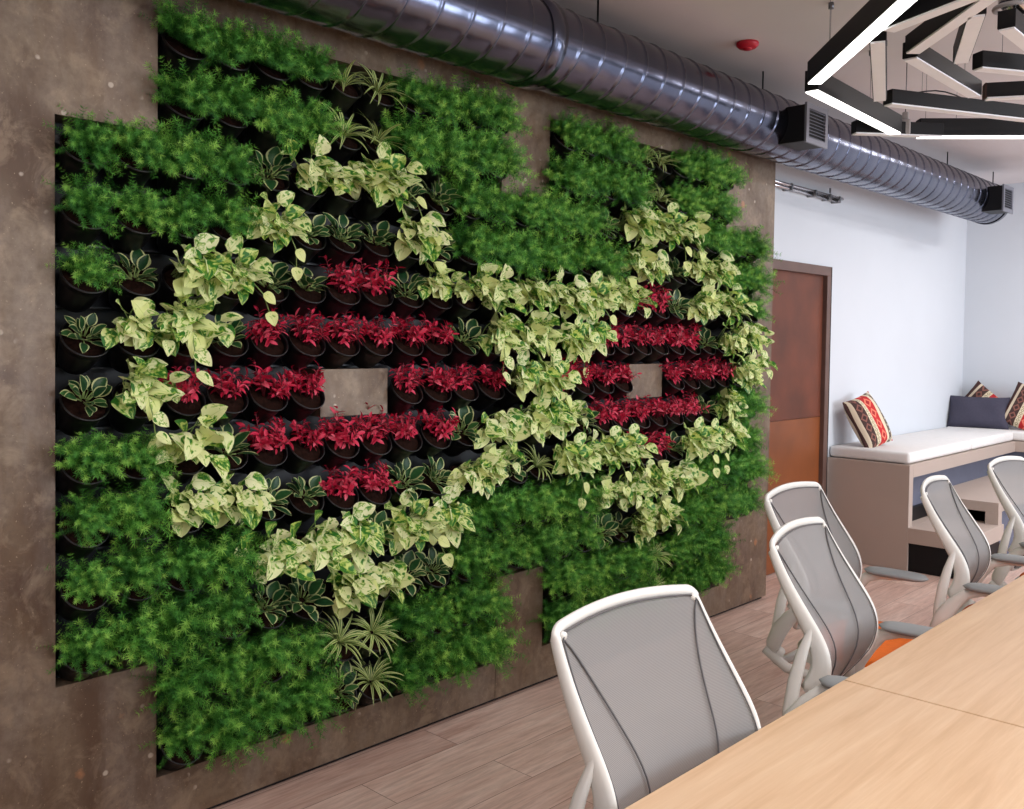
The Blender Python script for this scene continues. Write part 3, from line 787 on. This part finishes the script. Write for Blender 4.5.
CHAIRS = [(1.590, -1.620, -3, 'large mesh backed office chair closest to camera, tucked under near table section'),
          (2.597, -1.495, 8, 'white framed office chair with grey armrest touching the table seam'),
          (3.295, -1.135, 2, 'office chair standing farther back from the table, half hidden behind another chair'),
          (3.885, -1.435, 8, 'narrow looking office chair in front of the built-in bench'),
          (4.87, -1.42, -3, 'office chair cut off by the right edge of the photo')]
for i, (x, y, a, lab) in enumerate(CHAIRS):
    o = CH if i == 0 else copy_tree(CH)
    o.location = (x, y, 0); o.rotation_euler = (0, 0, R_(a)); tag(o, lab, 'office chair', 'mesh office chairs along the conference table')

# ------------------------------------------------------------------ built-in bench with steps
t = thing('built_in_bench', 'taupe corner bench with open shelf and steps below white cushions', 'bench', (0, 0, 0))
BX, BY, BZ = 6.617, -.344, .728
b = MB(); b.box(BX, BX + .07, BY, YW, 0, BZ); build('end_panel', b, M['taupe'], t, bevel=.002, seg=1)
b = MB(); b.box(BX + .07, XF, BY, YW, BZ - .09, BZ); b.box(XF - .44, XF, -3.4, BY, BZ - .09, BZ); build('seat_board', b, M['taupe'], t)
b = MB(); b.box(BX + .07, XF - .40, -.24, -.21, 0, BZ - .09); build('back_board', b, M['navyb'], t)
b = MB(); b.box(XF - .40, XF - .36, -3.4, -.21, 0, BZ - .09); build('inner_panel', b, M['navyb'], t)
b = MB(); b.box(BX, 7.27, -.76, BY, .195, .30); b.box(BX + .07, 7.27, BY, -.24, .195, .30); build('low_step', b, M['taupe'], t, bevel=.002, seg=1)
b = MB(); b.box(BX + .02, 7.25, -.74, -.70, 0, .195); b.box(BX + .02, BX + .05, -.70, BY, 0, .195); build('opening_shade', b, M['black'], t)  # black sheets stand in for the shade in the opening under the low step
b = MB(); b.box(7.19, XF - .40, -.745, -.24, .385, .455); build('step_top', b, M['taupe'], t, bevel=.002, seg=1)
b = MB(); b.box(7.19, 7.27, -.745, -.66, .30, .385); build('step_side', b, M['taupe'], t)
b = MB(); b.box(7.19, 7.27, -.50, -.24, .30, .385); build('step_side', b, M['taupe'], t)
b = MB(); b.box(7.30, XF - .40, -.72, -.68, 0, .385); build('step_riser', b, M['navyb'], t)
b = MB(); b.box(BX + .07, 7.19, -.27, -.24, .30, .395); build('plinth', b, M['black'], t)
# seat cushions
def cushion(x0, x1, y0, y1, z0, h, lab, name='seat_cushion'):
    b = MB(); cx_, cy_ = (x0 + x1) / 2, (y0 + y1) / 2
    b.box(x0 - cx_, x1 - cx_, y0 - cy_, y1 - cy_, 0, h); o = build(name, b, M['seatc'], loc=(cx_, cy_, z0), bevel=.022, seg=4)
    for p in o.data.polygons: p.use_smooth = True
    tag(o, lab, 'cushion', 'white bench seat cushions'); return o
cushion(BX + .02, 7.93, BY + .01, YW - .005, BZ + .004, .078, 'white seat cushion at the near end of the bench, under the patterned pillow')
cushion(7.94, 9.03, BY + .01, YW - .005, BZ + .004, .078, 'white seat cushion in the middle stretch of the bench, ending at the corner')
cushion(9.035, XF - .005, -1.4, YW - .005, BZ + .004, .080, 'white seat cushion along the far wall under the dark pillow')
cushion(9.035, XF - .005, -2.7, -1.41, BZ + .004, .080, 'white seat cushion on far wall bench, right of the corner one')
# pillows : local x across, z up, y thin
def pillow(w, h, th, mat, name, lab, loc, rot, grp=None, pinch=.1):
    b = MB()
    N = 18
    for s in (-1, 1):
        rows = []
        for i in range(N + 1):
            row = []
            for j in range(N + 1):
                u = -1 + 2 * j / N; v = -1 + 2 * i / N
                bx = 1 - pinch * (1 - v * v) * abs(u) ** 3 * .6; bz = 1 - pinch * (1 - u * u) * abs(v) ** 3 * .6
                # pulled in edges, ears at the corners
                k = max(0, (1 - u ** 4)) ** .6 * max(0, (1 - v ** 4)) ** .6
                row.append(Vector((u * w / 2 * bx, s * th / 2 * k + .004 * math.sin(7 * u + 3 * v), v * h / 2 * bz)))
            rows.append(row)
        b.grid(rows, flip=(s > 0))
    o = build(name, b, mat); o.location = loc; o.rotation_euler = rot; tag(o, lab, 'pillow', grp); return o
gp = 'red patterned kilim pillows on the bench'
pillow(.35, .40, .13, M['kilim'], 'throw_pillow', 'red and brown patterned pillow leaning alone at the near end of bench', (6.87, .055, .985), Euler((R_(-24), R_(-12), R_(-7)), 'XYZ'), gp)
pillow(.50, .30, .13, M['navy'], 'throw_pillow', 'dark slate rectangular pillow in the bench corner', (9.17, .0, .95), Euler((R_(-18), 0, R_(-78)), 'XYZ'))
pillow(.40, .40, .12, M['kilim'], 'throw_pillow', 'red patterned pillow peeking over the dark pillow', (9.375, .04, .95), Euler((R_(-6), R_(38), R_(-88)), 'XYZ'), gp)
pillow(.40, .40, .13, M['kilim'], 'throw_pillow', 'red patterned pillow at right edge beside the dark pillow', (9.27, -.40, .99), Euler((R_(-20), R_(20), R_(-88)), 'XYZ'), gp)

# ------------------------------------------------------------------ lights
def area(name, loc, rot, sx, sy, power, col=(1, 1, 1)):
    l = bpy.data.lights.new(name, 'AREA'); l.shape = 'RECTANGLE'; l.size = sx; l.size_y = sy; l.energy = power; l.color = col
    o = bpy.data.objects.new(name, l); COL.objects.link(o); o.location = loc; o.rotation_euler = rot; return o
for a, c in WIN:
    area('window_daylight', ((a + c) / 2, YR + .03, 1.68), (R_(90), 0, 0), 1.9, 1.9, (4, 12, 55, 95)[WIN.index((a, c))], (.86, .93, 1))
for x, y in ((-.8, -2.2), (1.6, -2.6), (.6, -4.6), (3.4, -4.6), (6.4, -4.4), (6.6, -2.2), (8.2, -1.6)):
    area('ceiling_panel_light', (x, y, ZC - .02), (0, 0, 0), 1.0, .25, 24, (1, .975, .965))
w = bpy.data.worlds.new('World'); SC.world = w; w.use_nodes = True
bg = w.node_tree.nodes['Background']; bg.inputs[0].default_value = (.75, .86, 1, 1); bg.inputs[1].default_value = .8

# ------------------------------------------------------------------ camera
cam = bpy.data.cameras.new('Camera'); co = bpy.data.objects.new('Camera', cam); COL.objects.link(co); SC.camera = co
Rr = ((0.6925556183801987, -0.721236136154003, 0.013607033316086143), (0.014096158971104373, 0.03239010640094271, 0.9993758949012115), (0.7212267422609079, 0.6919315839828243, -0.032598609398837214))
m = Matrix(((Rr[0][0], Rr[1][0], -Rr[2][0], 0), (Rr[0][1], Rr[1][1], -Rr[2][1], -2.7505), (Rr[0][2], Rr[1][2], -Rr[2][2], 1.55), (0, 0, 0, 1)))
co.matrix_world = m
cam.sensor_fit = 'HORIZONTAL'; cam.sensor_width = 36; cam.lens = 949.44 * 36 / 1024; cam.shift_x = (512 - 493.41) / 1024; cam.shift_y = (369.88 - 404.5) / 1024; cam.clip_start = .05
vs = SC.view_settings; vs.view_transform = 'Standard'; vs.look = 'None'; vs.exposure = 0.42; vs.gamma = 1; vs.use_curve_mapping = False
